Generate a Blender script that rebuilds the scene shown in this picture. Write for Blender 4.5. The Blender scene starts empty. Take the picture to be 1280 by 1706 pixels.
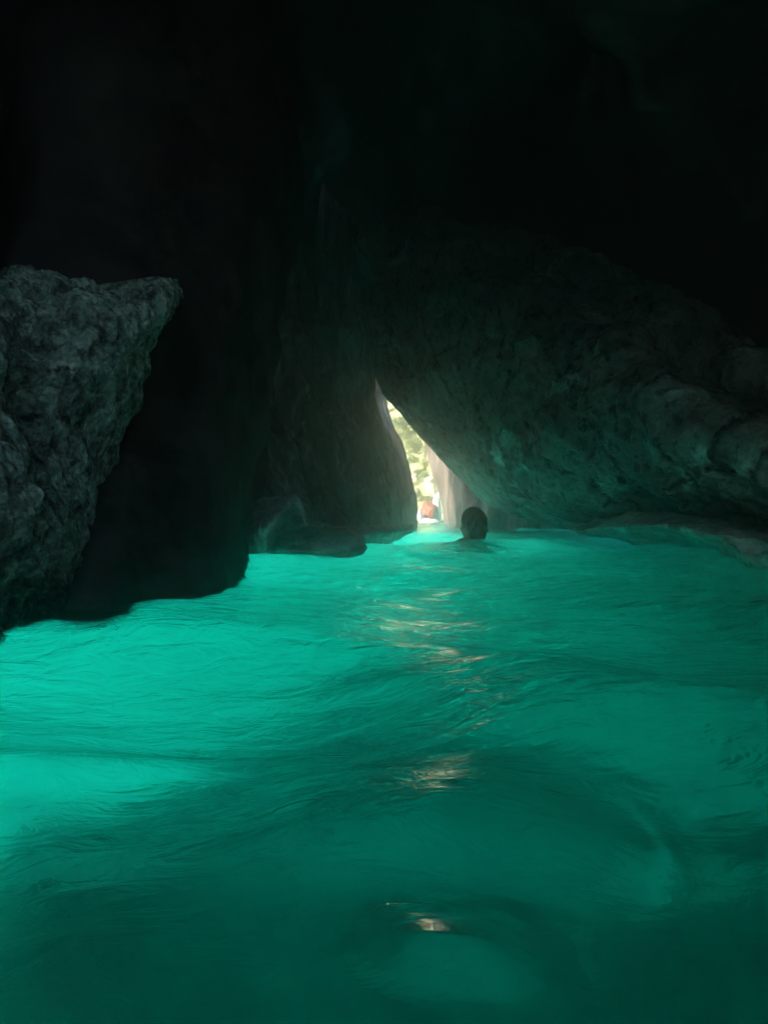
import bpy, bmesh, math, random
import numpy as np
from mathutils import Vector, Matrix, noise

R = math.radians
random.seed(7)
rng = np.random.default_rng(11)
scn = bpy.context.scene
COL = scn.collection

# ------------------------------------------------------------------ camera
CAM_H = 0.27            # the photographer is swimming: lens a hand above the water
FPX = 1233.0            # focal length in photo pixels (1280 x 1706)
HORV = 848.0
cam_d = bpy.data.cameras.new('camera')
cam = bpy.data.objects.new('camera', cam_d)
COL.objects.link(cam)
cam.location = (0, 0, CAM_H)
cam.rotation_euler = (R(90) - math.atan((853 - HORV) / FPX), 0, 0)
cam_d.sensor_fit = 'VERTICAL'
cam_d.sensor_height = 24.0
cam_d.lens = 24.0 * FPX / 1706.0
cam_d.clip_start = 0.02
cam_d.clip_end = 1000
scn.camera = cam

# ------------------------------------------------------------------ sky and sun
SUN_EL, SUN_AZ = R(26), R(-122)      # azimuth measured from +Y towards +X: sun is left and behind
sdir = Vector((math.sin(SUN_AZ) * math.cos(SUN_EL), math.cos(SUN_AZ) * math.cos(SUN_EL), math.sin(SUN_EL)))
world = bpy.data.worlds.new('World')
scn.world = world
world.use_nodes = True
wn = world.node_tree
bg = wn.nodes['Background']
sky = wn.nodes.new('ShaderNodeTexSky')
sky.sky_type = 'NISHITA'
sky.sun_disc = False
sky.sun_elevation = SUN_EL
sky.sun_rotation = SUN_AZ
wn.links.new(sky.outputs[0], bg.inputs[0])
bg.inputs[1].default_value = 0.12
sun_d = bpy.data.lights.new('sun', 'SUN')
sun_d.energy = 5.0
sun_d.angle = R(0.5)
sun_d.color = (1.0, 0.94, 0.84)
sun = bpy.data.objects.new('sun', sun_d)
COL.objects.link(sun)
sun.rotation_euler = sdir.to_track_quat('Z', 'Y').to_euler()
sun.location = sdir * 30

scn.view_settings.view_transform = 'Standard'
scn.view_settings.look = 'None'
scn.view_settings.gamma = 1
scn.view_settings.exposure = 2.2
cy = scn.cycles
cy.max_bounces = 12
cy.diffuse_bounces = 4
cy.glossy_bounces = 4
cy.transmission_bounces = 6
cy.volume_bounces = 6
cy.transparent_max_bounces = 12
cy.sample_clamp_indirect = 6.0
cy.use_denoising = True

# ------------------------------------------------------------------ node helpers
def new_mat(name):
    m = bpy.data.materials.new(name)
    m.use_nodes = True
    nt = m.node_tree
    nt.nodes.clear()
    out = nt.nodes.new('ShaderNodeOutputMaterial')
    return m, nt, out

def nd(nt, t, **kw):
    n = nt.nodes.new(t)
    for k, v in kw.items():
        if k == 'ins':
            for i, x in v.items():
                n.inputs[i].default_value = x
        else:
            setattr(n, k, v)
    return n

def ramp(nt, fac, stops):
    r = nt.nodes.new('ShaderNodeValToRGB')
    els = r.color_ramp.elements
    els[0].position, els[0].color = stops[0][0], (*stops[0][1], 1)
    els[1].position, els[1].color = stops[1][0], (*stops[1][1], 1)
    for p, c in stops[2:]:
        e = els.new(p)
        e.color = (*c, 1)
    nt.links.new(fac, r.inputs[0])
    return r.outputs[0]

def rock_mat(name, cols, scale=3.0, rough=(0.3, 0.7), bump=0.5, bdist=0.03, bscale=18, stretch=(1, 1, 1), spec=0.5, band=None, pits=0.0, patch=0.0, crack=0.0):
    m, nt, out = new_mat(name)
    L = nt.links.new
    tc = nd(nt, 'ShaderNodeTexCoord')
    mp = nd(nt, 'ShaderNodeMapping')
    mp.inputs['Scale'].default_value = stretch
    L(tc.outputs['Object'], mp.inputs[0])
    n1 = nd(nt, 'ShaderNodeTexNoise', ins={'Scale': scale, 'Detail': 9, 'Roughness': 0.66, 'Distortion': 0.4})
    L(mp.outputs[0], n1.inputs['Vector'])
    b = nd(nt, 'ShaderNodeBsdfPrincipled')
    k = len(cols) - 1
    col = ramp(nt, n1.outputs[0], [(0.34 + 0.30 * i / k, c) for i, c in enumerate(cols)])
    n2 = nd(nt, 'ShaderNodeTexNoise', ins={'Scale': bscale, 'Detail': 9, 'Roughness': 0.7})
    L(mp.outputs[0], n2.inputs['Vector'])
    h = n2.outputs[0]
    def mixc(fac, a, c):
        x = nd(nt, 'ShaderNodeMix', data_type='RGBA')
        L(fac, x.inputs[0]); L(a, x.inputs[6]); x.inputs[7].default_value = (*c, 1)
        return x.outputs[2]
    if patch:                                # pale veins, and wet glints painted in as pale patches
        n3 = nd(nt, 'ShaderNodeTexNoise', ins={'Scale': scale * 0.9, 'Detail': 6, 'Roughness': 0.7, 'Distortion': 1.2})
        L(mp.outputs[0], n3.inputs['Vector'])
        r3 = nd(nt, 'ShaderNodeMapRange', ins={1: 0.56, 2: 0.68, 3: 0.0, 4: patch})
        L(n3.outputs[0], r3.inputs[0])
        col = mixc(r3.outputs[0], col, tuple(min(.75, c * 2.6 + .05) for c in cols[-1]))
    if crack:
        wv = nd(nt, 'ShaderNodeVectorMath', operation='MULTIPLY_ADD'); wv.inputs[1].default_value = (0.5, 0.5, 0.5)
        L(n1.outputs['Color'], wv.inputs[0]); L(mp.outputs[0], wv.inputs[2])
        vc = nd(nt, 'ShaderNodeTexVoronoi', feature='DISTANCE_TO_EDGE', ins={'Scale': crack})
        L(wv.outputs[0], vc.inputs['Vector'])
        rc = nd(nt, 'ShaderNodeMapRange', ins={1: 0.0, 2: 0.05, 3: 1.0, 4: 0.0})
        L(vc.outputs['Distance'], rc.inputs[0])
        col = mixc(rc.outputs[0], col, tuple(c * .4 for c in cols[0]))
        sb_ = nd(nt, 'ShaderNodeMath', operation='MULTIPLY_ADD', ins={1: -0.9})
        L(rc.outputs[0], sb_.inputs[0]); L(h, sb_.inputs[2])
        h = sb_.outputs[0]
    if pits:
        vo = nd(nt, 'ShaderNodeTexVoronoi', ins={'Scale': bscale * 1.1})
        L(mp.outputs[0], vo.inputs['Vector'])
        ad = nd(nt, 'ShaderNodeMath', operation='MULTIPLY_ADD', ins={1: pits})
        L(vo.outputs['Distance'], ad.inputs[0]); L(h, ad.inputs[2])
        h = ad.outputs[0]
        dk = nd(nt, 'ShaderNodeMapRange', ins={1: 0.38, 2: 0.52, 3: 0.0, 4: 0.75})
        n4 = nd(nt, 'ShaderNodeTexNoise', ins={'Scale': 14, 'Detail': 5, 'Roughness': 0.7})
        L(mp.outputs[0], n4.inputs['Vector']); L(n4.outputs[0], dk.inputs[0])
        iv = nd(nt, 'ShaderNodeMath', operation='SUBTRACT', ins={0: 0.75}); L(dk.outputs[0], iv.inputs[1])
        col = mixc(iv.outputs[0], col, tuple(c * .5 for c in cols[0]))
    if band is not None:                     # shade low on the rock, painted as a dark belt above the waterline
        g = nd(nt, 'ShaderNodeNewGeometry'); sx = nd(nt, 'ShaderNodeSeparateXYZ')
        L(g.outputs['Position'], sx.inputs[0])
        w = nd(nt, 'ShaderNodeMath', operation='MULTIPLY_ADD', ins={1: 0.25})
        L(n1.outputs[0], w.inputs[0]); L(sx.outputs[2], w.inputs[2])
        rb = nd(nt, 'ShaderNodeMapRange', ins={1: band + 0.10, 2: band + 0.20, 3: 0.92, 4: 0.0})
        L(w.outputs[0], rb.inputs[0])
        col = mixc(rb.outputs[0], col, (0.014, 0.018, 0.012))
    L(col, b.inputs['Base Color'])
    mr = nd(nt, 'ShaderNodeMapRange', ins={1: 0.3, 2: 0.7, 3: rough[0], 4: rough[1]})
    L(n2.outputs[0], mr.inputs[0])
    L(mr.outputs[0], b.inputs['Roughness'])
    b.inputs['Specular IOR Level'].default_value = spec
    bp = nd(nt, 'ShaderNodeBump', ins={'Strength': bump, 'Distance': bdist})
    L(h, bp.inputs['Height'])
    L(bp.outputs[0], b.inputs['Normal'])
    L(b.outputs[0], out.inputs[0])
    return m

M = {}
M['crust'] = rock_mat('crusted_rock', [(0.03, 0.06, 0.045), (0.26, 0.46, 0.36), (0.60, 0.85, 0.70)], 20, (0.08, 0.4), 1.0, 0.035, 55, band=0.10, pits=1.0, spec=1.0)  # pale green tint puts part of the outcrop's light into the colour
M['dark'] = rock_mat('shade_tinted_rock', [(0.012, 0.013, 0.012), (0.026, 0.027, 0.025), (0.05, 0.05, 0.046)], 2.2, (0.6, 0.9), 0.5, 0.03, 14, spec=0.1)  # shade on the less lit buttress is put into this dark colour
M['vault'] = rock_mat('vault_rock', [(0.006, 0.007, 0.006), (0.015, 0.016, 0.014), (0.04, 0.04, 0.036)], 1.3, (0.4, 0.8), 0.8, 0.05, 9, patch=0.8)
M['wall'] = rock_mat('cave_rock', [(0.02, 0.035, 0.03), (0.055, 0.095, 0.08), (0.13, 0.24, 0.20)], 1.6, (0.12, 0.5), 1.0, 0.08, 10, patch=1.0, spec=1.0, crack=1.7)  # green tint stands in for teal light off the water
M['streak'] = rock_mat('streaked_rock', [(0.06, 0.06, 0.055), (0.14, 0.14, 0.13), (0.30, 0.29, 0.27)], 2.2, (0.18, 0.6), 1.0, 0.06, 9, stretch=(1.6, 1.6, 0.5), patch=0.9, spec=0.9, crack=1.6)
M['shelf'] = rock_mat('glow_tinted_shelf_rock', [(0.3, 0.32, 0.29), (0.6, 0.61, 0.57), (0.8, 0.8, 0.76)], 5, (0.2, 0.6), 1.0, 0.04, 18, stretch=(1.6, 1.6, 0.45), pits=0.4)  # pale colour stands in for water glow thrown onto the shelf
M['ledge'] = rock_mat('ledge_rock', [(0.06, 0.085, 0.075), (0.2, 0.27, 0.24), (0.48, 0.6, 0.54)], 3.5, (0.15, 0.5), 1.0, 0.05, 16, stretch=(1, 1, 2.2), patch=0.5, spec=0.9)  # tinted green to carry some of the water's teal light
M['brown'] = rock_mat('brown_rock', [(0.035, 0.023, 0.018), (0.10, 0.07, 0.055), (0.22, 0.165, 0.135)], 2.5, (0.4, 0.8), 0.7, 0.05, 8, stretch=(1.8, 1.8, 0.5))
M['cliff'] = rock_mat('sunlit_limestone', [(0.18, 0.2, 0.05), (0.62, 0.6, 0.3), (0.80, 0.77, 0.56)], 2.4, (0.7, 0.9), 1.0, 0.12, 6, crack=1.3)
M['red'] = rock_mat('red_rock', [(0.22, 0.03, 0.02), (0.42, 0.08, 0.055), (0.5, 0.16, 0.11)], 6, (0.5, 0.8), 0.5, 0.03, 12)
M['pale'] = rock_mat('pale_rock', [(0.45, 0.4, 0.34), (0.65, 0.6, 0.54), (0.8, 0.77, 0.7)], 6, (0.5, 0.8), 0.5, 0.02, 14)
M['sand'] = rock_mat('pale_sand', [(0.16, 0.17, 0.12), (0.42, 0.41, 0.34), (0.66, 0.64, 0.56)], 0.9, (0.8, 0.9), 0.3, 0.02, 6)

M['bar'] = rock_mat('pale_bar', [(0.6, 0.58, 0.5), (0.74, 0.73, 0.66), (0.8, 0.79, 0.73)], 3, (0.8, 0.9), 0.3, 0.02, 9)
M['dark_bed'] = rock_mat('dark_bed_shade', [(0.015, 0.02, 0.01), (0.04, 0.05, 0.03), (0.10, 0.10, 0.07)], 2.0, (0.7, 0.9), 0.5, 0.05, 8)

# water: clear fresnel surface over a tinted scattering body
def water_mat():
    m, nt, out = new_mat('sea_water')
    L = nt.links.new
    geo = nd(nt, 'ShaderNodeNewGeometry')
    mp = nd(nt, 'ShaderNodeMapping')
    mp.inputs['Scale'].default_value = (1.0, 1.6, 1.0)
    L(geo.outputs['Position'], mp.inputs[0])
    n1 = nd(nt, 'ShaderNodeTexNoise', ins={'Scale': 11, 'Detail': 4, 'Roughness': 0.6, 'Distortion': 0.8})
    L(mp.outputs[0], n1.inputs['Vector'])
    # ruffled patches: small ripples gather where the swimmer stirs the water
    d = nd(nt, 'ShaderNodeVectorMath', operation='DISTANCE')
    d.inputs[1].default_value = (0.5, 4.6, 0)
    L(geo.outputs['Position'], d.inputs[0])
    mr = nd(nt, 'ShaderNodeMapRange', ins={1: 0.8, 2: 4.2, 3: 3.4, 4: 0.07})
    L(d.outputs['Value'], mr.inputs[0])
    bp = nd(nt, 'ShaderNodeBump', ins={'Distance': 0.016})
    L(mr.outputs[0], bp.inputs['Strength'])
    L(n1.outputs[0], bp.inputs['Height'])
    fr = nd(nt, 'ShaderNodeFresnel', ins={'IOR': 1.55})
    L(bp.outputs[0], fr.inputs['Normal'])
    tr = nd(nt, 'ShaderNodeBsdfTransparent')
    gl = nd(nt, 'ShaderNodeBsdfGlossy', ins={'Roughness': 0.02})
    L(bp.outputs[0], gl.inputs['Normal'])
    # open sea: straight-through transmission (lets the sun down into the body), fresnel by the facing angle
    dt = nd(nt, 'ShaderNodeVectorMath', operation='DOT_PRODUCT')
    L(bp.outputs[0], dt.inputs[0]); L(geo.outputs['Incoming'], dt.inputs[1])
    def mth(op, a, b=None, clamp=False):
        n = nd(nt, 'ShaderNodeMath', operation=op, use_clamp=clamp)
        for i, x in enumerate((a, b)):
            if x is None: continue
            if hasattr(x, 'links'): L(x, n.inputs[i])
            else: n.inputs[i].default_value = x
        return n.outputs[0]
    c1 = mth('SUBTRACT', 1.0, mth('ABSOLUTE', dt.outputs['Value']), True)
    f1 = mth('MULTIPLY_ADD', mth('POWER', c1, 5.0), 0.98); f1.node.inputs[2].default_value = 0.02
    mo = nd(nt, 'ShaderNodeMixShader')
    L(f1, mo.inputs[0]); L(tr.outputs[0], mo.inputs[1]); L(gl.outputs[0], mo.inputs[2])
    # sheltered pool: full refraction
    rf = nd(nt, 'ShaderNodeBsdfRefraction', ins={'Roughness': 0.0, 'IOR': 1.33})
    L(bp.outputs[0], rf.inputs['Normal'])
    mi = nd(nt, 'ShaderNodeMixShader')
    L(fr.outputs[0], mi.inputs[0]); L(rf.outputs[0], mi.inputs[1]); L(gl.outputs[0], mi.inputs[2])
    sp = nd(nt, 'ShaderNodeSeparateXYZ')
    L(geo.outputs['Position'], sp.inputs[0])
    lim = mth('MULTIPLY_ADD', mth('MAXIMUM', mth('SUBTRACT', sp.outputs[1], 4.0), 0.0), 0.28); lim.node.inputs[2].default_value = -0.95
    ins = mth('MULTIPLY', mth('GREATER_THAN', sp.outputs[0], lim), mth('LESS_THAN', sp.outputs[1], 9.8))
    ins = mth('MULTIPLY', ins, mth('MULTIPLY', mth('GREATER_THAN', sp.outputs[1], -2.0), mth('LESS_THAN', sp.outputs[0], 3.4)))
    mx = nd(nt, 'ShaderNodeMixShader')
    L(ins, mx.inputs[0]); L(mo.outputs[0], mx.inputs[1]); L(mi.outputs[0], mx.inputs[2])
    L(mx.outputs[0], out.inputs['Surface'])
    sc = nd(nt, 'ShaderNodeVolumeScatter', ins={'Color': (0.01, 0.985, 0.88, 1), 'Density': 0.22, 'Anisotropy': 0.2})
    ab = nd(nt, 'ShaderNodeVolumeAbsorption', ins={'Color': (0.0, 0.925, 0.885, 1), 'Density': 0.85})
    ad = nd(nt, 'ShaderNodeAddShader')
    L(sc.outputs[0], ad.inputs[0]); L(ab.outputs[0], ad.inputs[1])
    L(ad.outputs[0], out.inputs['Volume'])
    m.cycles.homogeneous_volume = True
    return m
M['water'] = water_mat()

# ------------------------------------------------------------------ object helpers
def link(name, me, mat=None, parent=None, smooth=True, label=None, cat=None, group=None, kind=None):
    o = bpy.data.objects.new(name, me)
    COL.objects.link(o)
    if mat is not None:
        me.materials.append(mat)
    if smooth:
        me.polygons.foreach_set('use_smooth', [True] * len(me.polygons))
    if parent: o.parent = parent
    if label: o['label'] = label
    if cat: o['category'] = cat
    if group: o['group'] = group
    if kind: o['kind'] = kind
    return o

def grid_faces(nr, nc, off=0, flip=False):
    i = np.arange(nr - 1)[:, None]; j = np.arange(nc - 1)[None, :]
    a = (i * nc + j); b = a + 1; c = a + nc + 1; d = a + nc
    f = np.stack([a, b, c, d] if not flip else [a, d, c, b], -1).reshape(-1, 4) + off
    return f

def mesh_from(name, V, F):
    me = bpy.data.meshes.new(name)
    me.from_pydata(V.tolist() if hasattr(V, 'tolist') else V, [], F.tolist() if hasattr(F, 'tolist') else F)
    me.update()
    return me

def P(u, v, d):
    """point seen at photo pixel (u, v) at depth d metres"""
    return ((u - 640) / FPX * d, d, CAM_H + (HORV - v) / FPX * d)

def B(u, d, z=-0.06):
    return ((u - 640) / FPX * d, d, z)

def spline_matrix(n, N):
    """Catmull-Rom weights from n control points to N samples"""
    W = np.zeros((N, n))
    for k, t in enumerate(np.linspace(0, n - 1, N)):
        i = min(int(t), n - 2); f = t - i
        w = [-.5*f + f*f - .5*f**3, 1 - 2.5*f*f + 1.5*f**3, .5*f + 2*f*f - 1.5*f**3, -.5*f*f + .5*f**3]
        for q, ww in zip(range(i - 1, i + 3), w):
            if q < 0:
                W[k, 0] += 2 * ww; W[k, 1] -= ww
            elif q > n - 1:
                W[k, n - 1] += 2 * ww; W[k, n - 2] -= ww
            else:
                W[k, q] += ww
    return W

def fbm_disp(pts, specs, seed=0):
    """specs: (scale, amp, kind, stretch)"""
    out = np.zeros(len(pts))
    for (sc, amp, kind, st) in specs:
        q = pts * np.array(st) * sc + seed * 13.7
        if kind == 'fbm':
            vals = [noise.fractal(p, 0.9, 2.1, 4) for p in q.tolist()]
        elif kind == 'ridge':
            vals = [noise.ridged_multi_fractal(p, 0.9, 2.2, 4, 1.0, 2.0) * 0.5 - 0.6 for p in q.tolist()]
        elif kind == 'cell':
            vals = []
            for p in q.tolist():
                dd = noise.voronoi(p)[0]
                vals.append((dd[1] - dd[0]) - 0.3)
        out += amp * np.array(vals)
    return out

def rock_sheet(name, ctrl, nr, nc, specs, thick, mat, seed=1, push=None, calm=None, **tags):
    """a rock mass: faceted front grown through control points, and a real body 'thick' metres deep behind it"""
    C = np.array(ctrl, float)
    Wr = spline_matrix(C.shape[0], nr); Wc = spline_matrix(C.shape[1], nc)
    S = np.einsum('ai,bj,ijk->abk', Wr, Wc, C)
    du = np.gradient(S, axis=1); dv = np.gradient(S, axis=0)
    N = np.cross(du, dv); N /= np.linalg.norm(N, axis=2, keepdims=True) + 1e-9
    camp = np.array([0, 0, CAM_H])
    if np.mean(np.einsum('abk,abk->ab', N, camp - S)) < 0: N = -N
    disp = fbm_disp(S.reshape(-1, 3), specs, seed).reshape(nr, nc)
    if calm is not None:
        w = spline_matrix(C.shape[0], nr) @ np.array(calm, float) @ spline_matrix(C.shape[1], nc).T
        disp = disp * np.clip(w, 0.05, 1)
    F_ = S + N * disp[..., None]
    if push is None:
        D = S - camp; D[..., 2] *= 0.3
        D /= np.linalg.norm(D, axis=2, keepdims=True)
    else:
        D = np.broadcast_to(np.array(push, float), S.shape)
    # body: back is shrunk slightly so the rim turns away
    ctr = F_.mean(axis=(0, 1))
    Bk = F_ + D * thick
    Bk = ctr + D * thick + (Bk - ctr - D * thick) * 0.94
    Bk[..., 2] = np.minimum(Bk[..., 2], 1e9)
    V = np.concatenate([F_.reshape(-1, 3), Bk.reshape(-1, 3)])
    n = nr * nc
    fl = [grid_faces(nr, nc), grid_faces(nr, nc, n, True)]
    rim = [j for j in range(nc)] + [i * nc + nc - 1 for i in range(1, nr)] + [(nr - 1) * nc + j for j in range(nc - 2, -1, -1)] + [i * nc for i in range(nr - 2, 0, -1)]
    rr = [(rim[k], rim[(k + 1) % len(rim)]) for k in range(len(rim))]
    fl.append(np.array([(b, a, a + n, b + n) for a, b in rr]))
    me = mesh_from(name, V, np.concatenate(fl))
    bm = bmesh.new(); bm.from_mesh(me); bmesh.ops.recalc_face_normals(bm, faces=bm.faces); bm.to_mesh(me); bm.free()
    return link(name, me, mat, **tags)

# ------------------------------------------------------------------ sea and seabed
def build_water():
    # polar grid round the camera, dense in front
    th_front = np.linspace(-38, 38, 520)
    th_back = np.linspace(38, 322, 90)[1:-1]
    th = np.radians(np.concatenate([th_front, th_back]))
    r = np.concatenate([[0.02], np.geomspace(0.2, 14, 640), np.geomspace(14, 60, 30)[1:]])
    TH, RR = np.meshgrid(th, r)
    X = RR * np.sin(TH); Y = RR * np.cos(TH)
    Z = wave_height(X, Y)
    fade = np.clip((60 - RR) / 20, 0, 1)
    Z = Z * fade
    nr, nt_ = X.shape
    V = np.stack([X, Y, Z], -1).reshape(-1, 3)
    i = np.arange(nr - 1)[:, None]; j = np.arange(nt_)[None, :]; j2 = (j + 1) % nt_
    top = np.stack(np.broadcast_arrays(i * nt_ + j, (i + 1) * nt_ + j, (i + 1) * nt_ + j2, i * nt_ + j2), -1).reshape(-1, 4)
    Vl = V.tolist(); Fl = top.tolist()
    # centre cap, skirt, bottom
    Fl.append([k for k in range(nt_)][::-1])
    base = len(Vl)
    for k in range(nt_):
        x, y = V[(nr - 1) * nt_ + k][:2]
        Vl.append((x, y, DEPTH - 0.8))
    for k in range(nt_):
        k2 = (k + 1) % nt_
        Fl.append([(nr - 1) * nt_ + k, base + k, base + k2, (nr - 1) * nt_ + k2])
    Fl.append([base + k for k in range(nt_)])
    me = bpy.data.meshes.new('water')
    me.from_pydata(Vl, [], Fl)
    bm = bmesh.new(); bm.from_mesh(me); bmesh.ops.recalc_face_normals(bm, faces=bm.faces); bm.to_mesh(me); bm.free()
    return link('water', me, M['water'], kind='structure')

DEPTH = -2.6
WV = []
for k in range(46):
    lam = 0.10 * (1.9 / 0.10) ** (k / 45.0)
    a = rng.normal(0, 0.75)                    # waves travel mostly towards / away from the camera
    WV.append((2 * math.pi / lam, math.sin(a), math.cos(a), rng.uniform(0, 6.28), lam))

def wave_height(X, Y):
    Xw = X + 0.10 * np.sin(1.7 * Y + 0.6) + 0.05 * np.sin(4.1 * Y + 2.2 * X)
    Yw = Y + 0.12 * np.sin(1.3 * X + 0.4) + 0.05 * np.sin(3.7 * X - 1.2 * Y)
    R_ = np.hypot(X, Y)
    Z = np.zeros_like(X)
    for (k, sx, cy_, ph, lam) in WV:
        slope = 0.037 if lam > 0.35 else 0.030
        calm = np.clip(R_ / (3.0) - 0.12, 0.10, 1) if lam < 0.45 else 1.0     # small ripples die out round the still photographer
        Z += calm * slope / k * np.sin(k * (sx * Xw + cy_ * Yw) + ph)
    # named crests: (x, y, width x, width y, height, tilt)
    for (cx, cy_, wx, wy, h, sk) in CRESTS:
        Z += h * np.exp(-((X - cx) / wx) ** 2 - ((Y - cy_ - sk * (X - cx)) / wy) ** 2)
    # two smooth swells near the lens whose far sides lean away and catch the slit of daylight
    for (cx, cy_, wx, wy, h, bend) in SWELLS:
        dx = X - cx
        g = np.exp(-(dx / (wx * 1.3)) ** 4 - ((Y - cy_) / (wy * 1.1)) ** 4)
        t = Y - cy_ - bend * dx * dx - 0.10 * dx - 0.008 * np.sin(dx * 40 + cy_ * 9)
        prof = np.where(t > 0, np.clip(1 - t / wy, 0, 1), np.exp(-(t / (wy * 1.3)) ** 2))
        Z = Z * (1 - 0.8 * g) + h * np.exp(-(np.abs(dx) / wx) ** 2.6) * prof
    return Z
CRESTS = [(-0.45, 0.86, 0.36, 0.055, 0.016, 0.15), (-0.3, 1.5, 0.7, 0.08, 0.018, -0.1), (0.3, 1.2, 0.5, 0.06, 0.014, 0.0),
          (0.1, 0.62, 0.5, 0.05, 0.006, -0.1)]
SWELLS = [(0.055, 0.700, 0.13, 0.135, 0.0188, -1.0), (0.035, 0.455, 0.052, 0.060, 0.0136, -4.0)]
build_water()

sb = bpy.data.meshes.new('seabed')
nx = 160
gx = np.sign(np.linspace(-1, 1, nx)) * np.abs(np.linspace(-1, 1, nx)) ** 2.2 * 300
SX, SY = np.meshgrid(gx, gx + 4)
SZ = DEPTH - 0.4 + 1.8 * np.clip((SY - 1.5) / 8.0, 0, 1) + 0.12 * np.sin(SX * 1.1 + 0.5 * np.sin(SY)) * np.cos(SY * 0.9) * np.clip(1 - np.hypot(SX, SY) / 60, 0, 1)
sb = mesh_from('seabed', np.stack([SX, SY, SZ], -1).reshape(-1, 3), grid_faces(nx, nx))
link('seabed', sb, M['sand'], kind='structure')

bx, by = np.meshgrid(np.linspace(0.2, 3.6, 60), np.linspace(6.6, 11.4, 70))
bz = -1.9 + 1.78 * np.exp(-(((bx - 1.5) / 1.3) ** 2 + ((by - 8.9) / 1.6) ** 2) ** 1.5) + 0.03 * np.sin(bx * 9 + 2 * np.sin(by * 3))
link('added_pale_bar', mesh_from('added_pale_bar', np.stack([bx, by, bz], -1).reshape(-1, 3), grid_faces(70, 60)), M['bar'], kind='structure')  # added pale rise that brightens the far waterline

ngx, ngy = 190, 170
RX, RY = np.meshgrid(np.linspace(-4.2, 5.2, ngx), np.linspace(-3.2, 5.4, ngy))
pts = np.stack([RX, RY, np.zeros_like(RX)], -1).reshape(-1, 3)
lump = fbm_disp(pts, [(0.75, 1.0, 'fbm', (1, 1, 1)), (2.2, 0.22, 'ridge', (1, 1, 1))], 5).reshape(RX.shape)
edge = 3.9 + 0.4 * np.sin(RX * 1.3 + 1) + 0.3 * np.sin(RX * 3.1)
RZ = DEPTH + 0.15 + np.clip(lump, -0.4, 0.8) - 1.4 * np.clip((RY - edge) / 0.7, 0, 1.4) + 0.2 * np.clip(RX - 1, 0, 2)
link('added_dark_bed', mesh_from('added_dark_bed', np.stack([RX, RY, RZ], -1).reshape(-1, 3), grid_faces(ngy, ngx)), M['dark_bed'], kind='structure')  # added dark bed: shade and dark bands of the near water in its colour

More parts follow.
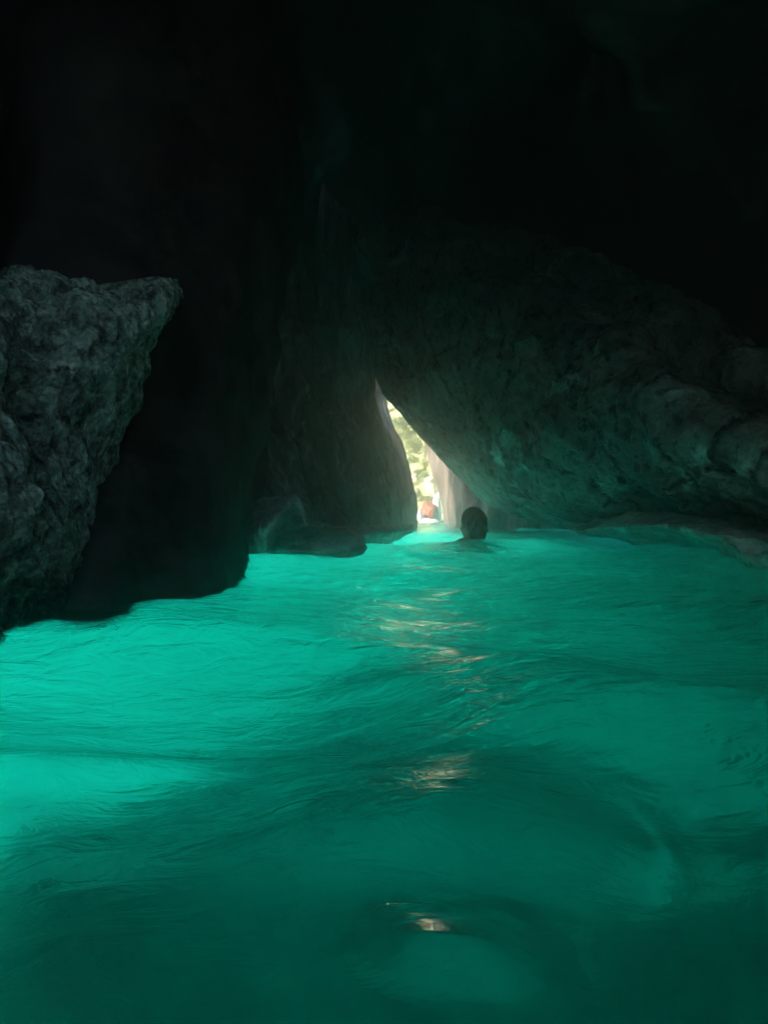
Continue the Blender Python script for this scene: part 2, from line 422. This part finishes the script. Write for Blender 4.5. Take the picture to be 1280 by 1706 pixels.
# ------------------------------------------------------------------ cave shell
def shell():
    """one closed vault of rock: inner skin, outer skin 0.8 m further out, hole for the sea passage ahead and an added, unseen sky opening behind"""
    nphi, nel = 260, 110
    cx, cy_ = 0.35, 4.2
    def plan(ph):                       # ph from +Y towards +X
        s, c = math.sin(ph), math.cos(ph)
        rx = 2.9 if s > 0 else 1.5 + 0.8 * math.sqrt(max(0.0, -c))
        ry = 5.6 if c > 0 else 6.3
        return 1.0 / math.sqrt((s / rx) ** 2 + (c / ry) ** 2)
    V = np.zeros((2, nel, nphi, 3))
    for s_ in range(2):
        for a in range(nel):
            t = a / (nel - 1)
            for b in range(nphi):
                ph = 2 * math.pi * b / nphi
                rr = plan(ph) + s_ * 0.5
                el = t * math.pi / 2
                hor = math.cos(el) ** 0.8 * rr
                yb = cy_ + rr * math.cos(ph)
                if math.sin(ph) < 0 and yb > 1.1:      # undercut: unseen base of the left wall raised to let sun into the water
                    z0 = -0.1 if yb < 3.0 else (0.2 if yb < 4.2 else 0.6)
                elif ph < 0.7: z0 = 0.3
                else: z0 = DEPTH - 0.4  # taken down to the seabed to keep the near water in shade
                up = (math.sin(el) ** 0.9)
                z = z0 * max(0.0, 1 - t / 0.08) + up * (4.0 + s_ * 0.8) if z0 < -1 else z0 + up * (4.0 + s_ * 0.8)
                x = cx + hor * math.sin(ph); y = cy_ + hor * math.cos(ph)
                V[s_, a, b] = (x, y, z)
    flat = V.reshape(-1, 3)
    dsp = fbm_disp(flat, [(0.5, 0.35, 'fbm', (1, 1, 1)), (1.1, 0.28, 'ridge', (1, 1, 1.0))], 3)
    ctr = np.array([cx, cy_, 1.0])
    D = flat - ctr; D /= np.linalg.norm(D, axis=1, keepdims=True)
    low = np.clip((flat[:, 2] + 0.2) / 0.6, 0.1, 1)
    flat = flat - D * (dsp * low)[:, None]
    def keep(a, b):
        ph = math.degrees(2 * math.pi * (b + 0.5) / nphi); t = a / (nel - 1)
        if (ph < 24 or ph > 342) and t < 0.45: return False
        if 172 < ph < 200 and 0.12 < t < 0.33: return False  # added opening out of view, lets sky light onto the left outcrop
        return True
    K = np.array([[keep(a, b) for b in range(nphi)] for a in range(nel - 1)])
    n = nel * nphi
    faces = []
    def vid(s_, a, b): return s_ * n + a * nphi + (b % nphi)
    for a in range(nel - 1):
        for b in range(nphi):
            if not K[a, b]: continue
            faces.append((vid(0, a, b), vid(0, a, b + 1), vid(0, a + 1, b + 1), vid(0, a + 1, b)))
            faces.append((vid(1, a, b), vid(1, a + 1, b), vid(1, a + 1, b + 1), vid(1, a, b + 1)))
            if not K[a, (b + 1) % nphi]:
                faces.append((vid(0, a, b + 1), vid(1, a, b + 1), vid(1, a + 1, b + 1), vid(0, a + 1, b + 1)))
            if not K[a, b - 1]:
                faces.append((vid(0, a, b), vid(0, a + 1, b), vid(1, a + 1, b), vid(1, a, b)))
            if a == 0 or not K[a - 1, b]:
                faces.append((vid(0, a, b), vid(1, a, b), vid(1, a, b + 1), vid(0, a, b + 1)))
            if a < nel - 2 and not K[a + 1, b]:
                faces.append((vid(0, a + 1, b), vid(0, a + 1, b + 1), vid(1, a + 1, b + 1), vid(1, a + 1, b)))
    me = mesh_from('cave_vault', flat, [list(f) for f in faces])
    bm = bmesh.new(); bm.from_mesh(me)
    bmesh.ops.delete(bm, geom=[v for v in bm.verts if not v.link_faces], context='VERTS')
    bmesh.ops.recalc_face_normals(bm, faces=bm.faces); bm.to_mesh(me); bm.free()
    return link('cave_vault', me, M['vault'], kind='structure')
shell()

# A: crusted outcrop close on the left
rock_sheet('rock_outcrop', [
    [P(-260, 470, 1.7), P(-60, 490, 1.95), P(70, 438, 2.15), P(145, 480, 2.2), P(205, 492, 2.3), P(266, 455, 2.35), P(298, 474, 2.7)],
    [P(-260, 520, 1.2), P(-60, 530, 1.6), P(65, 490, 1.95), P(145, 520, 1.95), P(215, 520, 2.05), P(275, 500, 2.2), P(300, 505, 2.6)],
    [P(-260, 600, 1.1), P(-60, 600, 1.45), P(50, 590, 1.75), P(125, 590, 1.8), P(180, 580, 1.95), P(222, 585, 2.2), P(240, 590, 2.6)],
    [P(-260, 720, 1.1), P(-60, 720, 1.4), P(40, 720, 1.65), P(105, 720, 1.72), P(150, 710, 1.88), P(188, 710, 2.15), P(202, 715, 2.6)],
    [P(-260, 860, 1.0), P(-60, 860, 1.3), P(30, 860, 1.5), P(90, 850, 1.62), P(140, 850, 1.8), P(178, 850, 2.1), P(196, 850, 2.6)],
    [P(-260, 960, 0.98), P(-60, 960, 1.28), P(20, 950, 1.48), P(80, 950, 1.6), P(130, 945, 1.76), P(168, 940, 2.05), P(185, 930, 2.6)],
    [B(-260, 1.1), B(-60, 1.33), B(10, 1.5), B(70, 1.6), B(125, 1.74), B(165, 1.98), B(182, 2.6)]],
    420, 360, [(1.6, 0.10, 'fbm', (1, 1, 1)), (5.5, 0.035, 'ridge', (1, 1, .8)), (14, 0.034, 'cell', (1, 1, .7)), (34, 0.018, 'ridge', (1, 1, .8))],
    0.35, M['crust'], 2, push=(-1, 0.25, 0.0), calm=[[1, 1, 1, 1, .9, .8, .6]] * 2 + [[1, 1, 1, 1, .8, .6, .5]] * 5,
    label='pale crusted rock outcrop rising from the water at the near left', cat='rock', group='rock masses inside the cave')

# B: dark buttress behind it
rock_sheet('rock_buttress', [
    [P(40, -330, 3.6), P(190, -300, 3.6), P(330, -330, 3.9), P(450, -280, 4.3), P(520, -330, 6.0)],
    [P(50, -20, 3.0), P(200, 0, 3.0), P(330, -10, 3.3), P(450, 20, 3.7), P(505, 0, 5.5)],
    [P(60, 330, 2.6), P(200, 330, 2.7), P(330, 340, 3.0), P(450, 340, 3.4), P(500, 340, 5.4)],
    [P(60, 520, 2.4), P(200, 520, 2.5), P(330, 520, 2.8), P(430, 530, 3.3), P(470, 540, 5.3)],
    [P(60, 700, 2.5), P(160, 700, 2.4), P(300, 700, 2.6), P(400, 700, 3.1), P(440, 720, 5.2)],
    [P(60, 850, 2.5), P(150, 850, 2.05), P(280, 850, 2.3), P(402, 850, 2.8), P(432, 840, 5.0)],
    [P(60, 940, 2.45), P(150, 940, 1.86), P(275, 930, 2.1), P(398, 920, 2.5), P(428, 905, 4.6)],
    [B(60, 2.4), B(155, 1.66), B(280, 1.96), B(398, 2.40), B(422, 4.2)]],
    150, 150, [(0.9, 0.10, 'fbm', (1, 1, 1)), (3.0, 0.03, 'ridge', (1, 1, .6))],
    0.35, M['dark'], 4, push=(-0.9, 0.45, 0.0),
    label='smooth dark rock buttress behind the crusted outcrop on the left', cat='rock', group='rock masses inside the cave')

# C: far left wall with the slit's left edge
rock_sheet('rock_wall', [
    [P(330, 250, 6.5), P(450, 250, 7.0), P(560, 260, 8.0), P(620, 280, 9.0), P(700, 300, 9.6), P(760, 300, 10.2)],
    [P(330, 450, 5.6), P(450, 450, 6.4), P(540, 470, 7.6), P(600, 490, 8.6), P(650, 520, 9.4), P(690, 540, 10.2)],
    [P(330, 640, 4.8), P(440, 640, 5.6), P(530, 640, 7.0), P(590, 640, 8.2), P(630, 655, 9.2), P(645, 660, 10.2)],
    [P(330, 740, 4.4), P(440, 740, 5.2), P(530, 740, 6.4), P(600, 740, 7.8), P(655, 745, 9.1), P(672, 750, 10.2)],
    [P(330, 840, 4.0), P(430, 840, 4.7), P(520, 845, 5.8), P(600, 840, 7.2), P(675, 830, 8.9), P(698, 830, 10.2)],
    [B(330, 3.8), B(430, 4.5), B(510, 5.3), B(600, 6.2), B(670, 8.6), B(697, 10.2)]],
    220, 280, [(0.8, 0.12, 'fbm', (1, 1, .8)), (1.9, 0.14, 'ridge', (1, 1, .7)), (5, 0.06, 'ridge', (1, 1, .6)), (11, 0.03, 'cell', (1, 1, .8))],
    0.45, M['streak'], 5, push=(-0.8, 0.6, 0.0), calm=[[1, 1, 1, 1, .5, .3]] * 6,
    label='streaked grey rock wall running back to the left edge of the bright slit', cat='rock', group='rock masses inside the cave')

# D: right wall, sloping down from the slit
rock_sheet('rock_slope', [
    [P(470, 120, 9.6), P(620, 160, 9.2), P(760, 330, 8.6), P(980, 480, 7.6), P(1230, 650, 6.4), P(1600, 740, 5.0)],
    [P(520, 330, 9.0), P(660, 360, 8.2), P(800, 440, 6.9), P(1000, 540, 5.7), P(1245, 700, 4.4), P(1600, 800, 3.4)],
    [P(575, 500, 9.1), P(690, 510, 8.0), P(820, 560, 6.6), P(1000, 640, 5.2), P(1235, 735, 4.1), P(1600, 830, 3.2)],
    [P(630, 640, 9.2), P(720, 640, 8.0), P(830, 660, 6.6), P(990, 710, 5.2), P(1230, 770, 4.2), P(1600, 840, 3.2)],
    [P(668, 690, 9.3), P(745, 710, 8.1), P(850, 745, 6.7), P(1000, 780, 5.5), P(1230, 810, 4.4), P(1600, 860, 3.3)],
    [P(712, 742, 9.4), P(780, 770, 8.3), P(870, 810, 7.0), P(1010, 830, 6.0), P(1230, 850, 4.9), P(1600, 890, 3.6)],
    [P(800, 828, 9.4), P(860, 853, 8.6), P(920, 868, 7.6), P(1020, 865, 6.8), P(1230, 880, 5.6), P(1600, 950, 4.0)],
    [P(830, 846, 10.3), P(890, 866, 9.6), P(965, 882, 8.4), P(1060, 885, 7.4), P(1250, 905, 6.0), P(1600, 970, 4.3)]],
    260, 320, [(0.7, 0.18, 'fbm', (1, 1, 1)), (1.4, 0.16, 'ridge', (1, 1, .8)), (4, 0.09, 'ridge', (1, 1, .7)), (8, 0.04, 'cell', (1, 1, 1)), (18, 0.014, 'ridge', (1, 1, 1))],
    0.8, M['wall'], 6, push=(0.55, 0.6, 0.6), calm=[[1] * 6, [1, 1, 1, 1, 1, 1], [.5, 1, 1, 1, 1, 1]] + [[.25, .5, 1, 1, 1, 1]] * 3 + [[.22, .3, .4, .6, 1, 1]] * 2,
    label='broad overhanging grey rock slope descending right from the bright slit', cat='rock', group='rock masses inside the cave')

# E: low ledge at the right
rock_sheet('rock_ledge', [
    [P(940, 878, 7.6), P(1000, 864, 6.9), P(1080, 850, 6.2), P(1180, 862, 5.4), P(1260, 885, 4.9), P(1400, 890, 4.6)],
    [P(955, 884, 6.9), P(1010, 876, 6.0), P(1090, 870, 5.1), P(1180, 882, 4.3), P(1262, 904, 3.7), P(1420, 904, 3.3)],
    [P(966, 888, 6.8), P(1014, 882, 5.95), P(1092, 879, 5.05), P(1182, 894, 4.2), P(1264, 918, 3.6), P(1420, 922, 3.2)],
    [P(972, 892, 7.0), P(1018, 890, 6.3), P(1096, 892, 5.6), P(1186, 912, 4.7), P(1262, 940, 3.6), P(1420, 940, 3.1)],
    [B(985, 7.4), B(1025, 6.7), B(1100, 6.0), B(1190, 5.1), B(1268, 3.65), B(1420, 3.1)]],
    90, 260, [(1.6, 0.06, 'fbm', (1, 1, 1)), (5, 0.03, 'ridge', (1, 1, 1)), (14, 0.008, 'ridge', (1, 1, .6))],
    0.9, M['ledge'], 7, push=(0.8, 0.6, 0.0),
    label='long low rock ledge just above the water at the right', cat='rock', group='rock masses inside the cave')

# low dark boulder and shelf under the left wall
rock_sheet('rock_shelf', [
    [P(425, 845, 4.4), P(455, 842, 4.3), P(492, 822, 4.3), P(520, 862, 4.6), P(590, 880, 5.2), P(690, 874, 7.4)],
    [P(425, 875, 4.0), P(448, 868, 3.85), P(494, 838, 3.95), P(518, 878, 4.3), P(590, 890, 4.9), P(690, 881, 7.1)],
    [P(428, 905, 4.0), P(448, 900, 3.95), P(470, 870, 4.25), P(520, 898, 4.5), P(600, 900, 5.1), P(692, 886, 7.2)],
    [B(432, 4.1, -.03), B(446, 4.1), B(462, 4.5), B(525, 4.7), B(600, 5.3), B(692, 7.4)]],
    90, 200, [(2.5, 0.05, 'ridge', (1, 1, .6)), (7, 0.03, 'ridge', (1, 1, .4))],
    0.5, M['shelf'], 8, push=(-0.6, 0.8, 0.0),
    label='low jagged rock shelf at the waterline left of the slit', cat='rock', group='rock masses inside the cave')

# F: brown rock inside the slit, right side
rock_sheet('rock_pillar', [
    [P(690, 660, 11.6), P(740, 640, 11.0), P(850, 640, 10.6), P(1050, 640, 10.2)],
    [P(706, 735, 11.6), P(760, 740, 11.0), P(860, 760, 10.4), P(1050, 780, 10.0)],
    [P(716, 780, 11.5), P(765, 790, 10.8), P(860, 820, 10.2), P(1050, 840, 9.8)],
    [P(731, 830, 11.4), P(775, 835, 10.6), P(860, 850, 10.0), P(1050, 860, 9.6)],
    [B(740, 11.3), B(790, 10.4), B(870, 9.8), B(1050, 9.4)]],
    120, 160, [(1.0, 0.15, 'fbm', (1, 1, .5)), (2.6, 0.12, 'ridge', (1.3, 1, .35))],
    0.9, M['brown'], 9, push=(0.7, 0.7, 0.0), calm=[[.25, 1, 1, 1]] * 5,
    label='brown rock pillar lit by daylight on the right side of the slit', cat='rock')

# G: sunlit cliff outside
rock_sheet('sea_cliff', [
    [P(200, 480, 21), P(450, 470, 20), P(640, 480, 19.5), P(850, 470, 19), P(1200, 480, 19)],
    [P(200, 600, 20), P(450, 600, 19), P(640, 600, 18.6), P(850, 600, 18), P(1200, 600, 18)],
    [P(200, 720, 19), P(450, 720, 18), P(640, 720, 17.5), P(850, 720, 17), P(1200, 720, 17)],
    [B(200, 18), B(450, 17.3), B(640, 16.8), B(850, 16.4), B(1200, 16)]],
    200, 220, [(0.35, 0.6, 'fbm', (1, 1, 1)), (0.9, 0.5, 'ridge', (1, 1, 1.4)), (2.6, 0.15, 'ridge', (1, 1, 1.4))],
    2.0, M['cliff'], 10, push=(0, 1, 0),
    label='sunlit yellow limestone cliff outside, seen through the slit', cat='cliff')


# ------------------------------------------------------------------ boulders at the foot of the passage
def boulder(label, x, y, z, sx, sy, sz, mat, seed):
    bm = bmesh.new()
    bmesh.ops.create_icosphere(bm, subdivisions=5, radius=1)
    off = Vector((seed * 3.1, seed * 1.7, seed))
    for v in bm.verts:
        p = v.co.copy()
        k = 1 + 0.35 * noise.noise(p * 1.1 + off) + 0.12 * noise.ridged_multi_fractal(p * 2.4 + off, 0.9, 2.1, 4, 1, 2) - 0.15
        v.co = Vector((p.x * sx, p.y * sy, p.z * sz)) * k
    me = bpy.data.meshes.new('boulder'); bm.to_mesh(me); bm.free()
    o = link('boulder', me, mat, label=label, cat='boulder', group='boulders at the foot of the slit')
    o.location = (x, y, z)
    return o
def at(u, v, d): return P(u, v, d)
o = boulder('low rounded dark boulder lying at the waterline under the jagged shelf', *at(524, 912, 4.2), 0.27, 0.22, 0.12, M['ledge'], 6)
o['group'] = 'rock masses inside the cave'
boulder('reddish brown boulder at the waterline in the bright foot of the slit', *at(713, 856, 14.0), 0.15, 0.18, 0.26, M['red'], 1)
boulder('pale sunlit boulder tucked against the left side of the reddish boulder', *at(701, 864, 13.8), 0.08, 0.1, 0.13, M['pale'], 2)
boulder('small pale boulder lying in the water in front of the reddish boulder', *at(716, 870, 13.4), 0.16, 0.1, 0.07, M['pale'], 3)
boulder('tall pale sunlit boulder standing to the right of the reddish boulder', *at(729, 852, 14.2), 0.09, 0.12, 0.34, M['pale'], 4)
boulder('tiny dark red boulder at the waterline left of the pale ones', *at(692, 872, 13.2), 0.06, 0.07, 0.09, M['red'], 5)

# ------------------------------------------------------------------ shrubs clinging to the cliff
def leaf_mat():
    m, nt, out = new_mat('shrub_leaves')
    oi = nd(nt, 'ShaderNodeNewGeometry')
    b = nd(nt, 'ShaderNodeBsdfPrincipled', ins={'Roughness': 0.6})
    nt.links.new(ramp(nt, oi.outputs['Random Per Island'], [(0.0, (0.03, 0.055, 0.015)), (1.0, (0.10, 0.14, 0.04))]), b.inputs['Base Color'])
    nt.links.new(b.outputs[0], out.inputs[0])
    return m
M['leaf'] = leaf_mat()
M['stem'] = rock_mat('shrub_stem', [(0.05, 0.04, 0.03), (0.09, 0.07, 0.05)], 20, bscale=60)
def shrub(label, u, v, d, size, seed):
    rd = random.Random(seed)
    bm = bmesh.new()
    size *= 1.35
    for _ in range(700):
        a = Vector((rd.gauss(0, 1), rd.gauss(0, 1), rd.gauss(0, 1))).normalized() * rd.uniform(0.25, 1) ** 0.6
        a = Vector((a.x * size, a.y * size * .7, a.z * size * .6))
        a *= 0.9 + 1.3 * noise.noise(a * (1.3 / size) + Vector((seed * 3.3, 0, 0)))
        t = Vector((rd.gauss(0, 1), rd.gauss(0, 1), rd.gauss(0, 1))).normalized(); s_ = t.orthogonal().normalized()
        l = size * rd.uniform(0.06, 0.12)
        vs = [bm.verts.new(a + t * l), bm.verts.new(a + s_ * l * .4), bm.verts.new(a - t * l), bm.verts.new(a - s_ * l * .4)]
        bm.faces.new(vs)
    me = bpy.data.meshes.new('shrub'); bm.to_mesh(me); bm.free()
    o = link('shrub', me, M['leaf'], smooth=False, label=label, cat='shrub', group='shrubs growing on the sunlit cliff')
    o.location = P(u, v, d)
    bm = bmesh.new()
    for k in range(5):
        e = Vector((rd.uniform(-.6, .6), rd.uniform(-.4, .3), rd.uniform(-.1, .5))) * size
        b0 = Vector((0, size * 0.7, -size * 0.35))
        ax = (e - b0).normalized(); p1 = ax.orthogonal().normalized(); p2 = ax.cross(p1)
        ra = [[bm.verts.new(c + (p1 * math.cos(q * 1.257) + p2 * math.sin(q * 1.257)) * r_) for q in range(5)] for c, r_ in ((b0, size * .06), ((b0 + e) / 2, size * .04), (e, size * .015))]
        for A_, B_ in zip(ra, ra[1:]):
            for q in range(5): bm.faces.new((A_[q], A_[(q + 1) % 5], B_[(q + 1) % 5], B_[q]))
    me = bpy.data.meshes.new('stem'); bm.to_mesh(me); bm.free()
    link('stem', me, M['stem'], parent=o)
shrub('dark green shrub highest on the sunlit cliff, under the slit\'s thin top', 676, 705, 17.3, 0.22, 1)
shrub('green shrub on the cliff just below the highest shrub', 684, 722, 17.2, 0.17, 2)
shrub('broad green shrub on a ledge halfway up the sunlit cliff', 694, 744, 17.1, 0.2, 3)
shrub('round green shrub below the middle ledge of the sunlit cliff', 690, 766, 17.0, 0.15, 4)
shrub('low green shrub near the cliff foot above the reddish boulder', 706, 796, 16.8, 0.18, 5)
shrub('smallest green shrub at the left edge of the cliff foot', 696, 786, 16.9, 0.11, 6)

# ------------------------------------------------------------------ swimmer
def skin_mat(name, c, rough=0.45):
    m, nt, out = new_mat(name)
    tc = nd(nt, 'ShaderNodeTexCoord')
    n = nd(nt, 'ShaderNodeTexNoise', ins={'Scale': 14, 'Detail': 4})
    nt.links.new(tc.outputs['Object'], n.inputs['Vector'])
    b = nd(nt, 'ShaderNodeBsdfPrincipled', ins={'Roughness': rough})
    nt.links.new(ramp(nt, n.outputs[0], [(0.3, tuple(x * .8 for x in c)), (0.7, tuple(x * 1.15 for x in c))]), b.inputs['Base Color'])
    nt.links.new(b.outputs[0], out.inputs[0])
    return m
M['skin'] = skin_mat('tanned_skin', (0.30, 0.17, 0.11))
M['hair'] = skin_mat('wet_dark_hair', (0.012, 0.01, 0.008), 0.3)
M['cloth'] = skin_mat('dark_swim_shorts', (0.02, 0.025, 0.05), 0.7)

def blob(bm, c, r, rot=None):
    mat = Matrix.Translation(Vector(c)) @ (rot or Matrix.Identity(4)) @ Matrix.Diagonal((r[0], r[1], r[2], 1))
    bmesh.ops.create_icosphere(bm, subdivisions=3, radius=1, matrix=mat)

def limb(bm, pts, seg=14):
    """tapered tube through (point, radius) pairs, rounded at both ends"""
    for (p, r1), (q, r2) in zip(pts, pts[1:]):
        p, q = Vector(p), Vector(q)
        n = max(2, int((q - p).length / (min(r1, r2) * 0.35)))
        for k in range(n + 1):
            t = k / n
            r_ = r1 + (r2 - r1) * t
            blob_c = p.lerp(q, t)
            bmesh.ops.create_icosphere(bm, subdivisions=2, radius=r_, matrix=Matrix.Translation(blob_c))

def fuse(name, bm, mat, voxel, smooth_it=6, **kw):
    me = bpy.data.meshes.new(name); bm.to_mesh(me); bm.free()
    tmp = bpy.data.objects.new('tmp', me); COL.objects.link(tmp)
    rm = tmp.modifiers.new('r', 'REMESH'); rm.mode = 'VOXEL'; rm.voxel_size = voxel
    sm = tmp.modifiers.new('s', 'SMOOTH'); sm.iterations = smooth_it; sm.factor = 0.5
    dg = bpy.context.evaluated_depsgraph_get()
    me2 = bpy.data.meshes.new_from_object(tmp.evaluated_get(dg))
    bpy.data.objects.remove(tmp); bpy.data.meshes.remove(me)
    me2.name = name
    return link(name, me2, mat, **kw)

def swimmer():
    # local frame: faces +Y (towards the slit), z = 0 at the water surface
    bm = bmesh.new()
    hc = Vector((0, 0.0, 0.165))
    blob(bm, hc + Vector((0, -0.005, 0.025)), (0.076, 0.095, 0.092))     # skull
    blob(bm, hc + Vector((0, 0.03, -0.035)), (0.058, 0.068, 0.078))       # face
    blob(bm, hc + Vector((0, 0.062, -0.088)), (0.030, 0.030, 0.026))      # chin
    blob(bm, hc + Vector((0, 0.103, -0.02)), (0.012, 0.018, 0.022))       # nose
    blob(bm, hc + Vector((0, 0.094, -0.058)), (0.024, 0.010, 0.008))      # lips
    for s_ in (-1, 1):
        blob(bm, hc + Vector((s_ * 0.079, -0.005, -0.015)), (0.010, 0.018, 0.030))   # ear
        blob(bm, hc + Vector((s_ * 0.030, 0.083, 0.018)), (0.022, 0.012, 0.007))     # brow
        blob(bm, hc + Vector((s_ * 0.038, 0.073, -0.03)), (0.022, 0.020, 0.018))     # cheek
    limb(bm, [((0, -0.01, 0.11), .055), ((0, -0.02, 0.0), .062)])
    limb(bm, [((0, -0.02, 0.0), .070), ((0, 0, -.12), .12), ((0, .01, -.30), .115), ((0, .02, -.48), .11)])
    for s_ in (-1, 1):
        limb(bm, [((s_ * .04, -.02, .03), .05), ((s_ * .10, -.02, .0), .055), ((s_ * .17, -.01, -.045), .062)])
        blob(bm, (s_ * .09, 0, -.18), (.10, .10, .14))
        blob(bm, (s_ * .07, .01, -.52), (.10, .105, .11))
        # arms spread, sculling just under the surface
        sh, el, wr = Vector((s_ * .18, -.01, -.07)), Vector((s_ * .40, .10, -.24)), Vector((s_ * .54, .30, -.16))
        limb(bm, [(sh, .052), (sh.lerp(el, .5), .046), (el, .037), (el.lerp(wr, .35), .038), (wr, .025)])
        fd = (wr - el).normalized(); side = Vector((s_ * -.75, .5, .1)).normalized()
        pc = wr + fd * .045
        rot = fd.to_track_quat('Y', 'Z').to_matrix().to_4x4()
        blob(bm, pc, (.038, .050, .015), rot)
        ax = rot.to_3x3() @ Vector((1, 0, 0)); up = rot.to_3x3() @ Vector((0, 0, 1))
        for q, L_ in zip((-.027, -.009, .009, .027), (.062, .074, .070, .055)):
            b0 = pc + fd * .038 + ax * q
            m1 = b0 + fd * L_ * .55 + ax * q * .25 - up * .004
            limb(bm, [(b0, .0095), (m1, .0085), (m1 + fd * L_ * .45 - up * .012 + ax * q * .2, .0068)])
        tb = pc - fd * .02 - ax * s_ * .034
        limb(bm, [(tb, .012), (tb + fd * .03 - ax * s_ * .024, .0105), (tb + fd * .058 - ax * s_ * .030, .008)])
        # legs treading water
        hp, kn, an = Vector((s_ * .09, .02, -.58)), Vector((s_ * .16, .22 + s_ * .06, -.92)), Vector((s_ * .13, -.02 + s_ * .10, -1.28))
        limb(bm, [(hp, .085), (hp.lerp(kn, .5), .072), (kn, .052), (kn.lerp(an, .3), .054), (an, .034)])
        limb(bm, [(an + Vector((0, -.02, -.03)), .032), (an + Vector((s_ * .01, .09, -.08)), .030), (an + Vector((s_ * .015, .16, -.11)), .020)])
    body = fuse('person', bm, M['skin'], 0.007, 4,
                label='dark haired swimmer up to the neck in the water before the slit', cat='person')
    bm = bmesh.new()
    blob(bm, hc + Vector((0, -0.016, 0.036)), (0.088, 0.100, 0.098))
    blob(bm, hc + Vector((0.012, -0.06, -0.06)), (0.074, 0.05, 0.085))
    blob(bm, hc + Vector((0, -0.045, -0.015)), (0.078, 0.066, 0.078))
    limb(bm, [(hc + Vector((0, -.05, -.03)), .066), (hc + Vector((0.01, -.06, -.12)), .052), (hc + Vector((0.015, -.055, -.17)), .03)])
    rd = random.Random(4)
    for k in range(60):                      # wet tufts
        a = rd.uniform(-2.7, -0.4); e = rd.uniform(-0.5, 1.3)
        dv = Vector((math.cos(a) * math.cos(e), math.sin(a) * math.cos(e), math.sin(e)))
        p = hc + Vector((dv.x * .086, -.018 + dv.y * .095, .03 + dv.z * .09))
        ln = rd.uniform(.5, 1.9)
        limb(bm, [(p, .011), (p + dv * .012 * ln + Vector((rd.uniform(-.01, .01), -.006, -.026 * ln)), .004)])
    fuse('hair', bm, M['hair'], 0.005, 2, parent=body)
    bm = bmesh.new()
    blob(bm, (0, .02, -.50), (.15, .125, .10))
    for s_ in (-1, 1):
        limb(bm, [((s_ * .085, .02, -.55), .10), ((s_ * .12, .11, -.74), .088)])
    fuse('swim_shorts', bm, M['cloth'], 0.008, 3, parent=body)
    body.scale = (1.04, 1.04, 1.04)
    body.location = ((786 - 640) / FPX * 5.7, 5.7, -0.02)
    body.rotation_euler = (R(-4), R(4), R(24))
swimmer()

def haze():
    hz = bpy.data.meshes.new('haze')
    bm = bmesh.new(); bmesh.ops.create_cube(bm, size=1.0); bm.to_mesh(hz); bm.free()
    m, nt, out = new_mat('sea_air')
    pv = nd(nt, 'ShaderNodeVolumePrincipled')
    pv.inputs['Color'].default_value = (0.95, 0.97, 0.96, 1)
    pv.inputs['Density'].default_value = HAZE
    pv.inputs['Anisotropy'].default_value = 0.93
    nt.links.new(pv.outputs[0], out.inputs['Volume'])
    m.cycles.homogeneous_volume = True
    o = link('haze', hz, m, smooth=False, kind='stuff')
    o.scale = (640, 640, 10.6); o.location = (0, 4, 2.1)
    return o
HAZE = 0.05
haze()
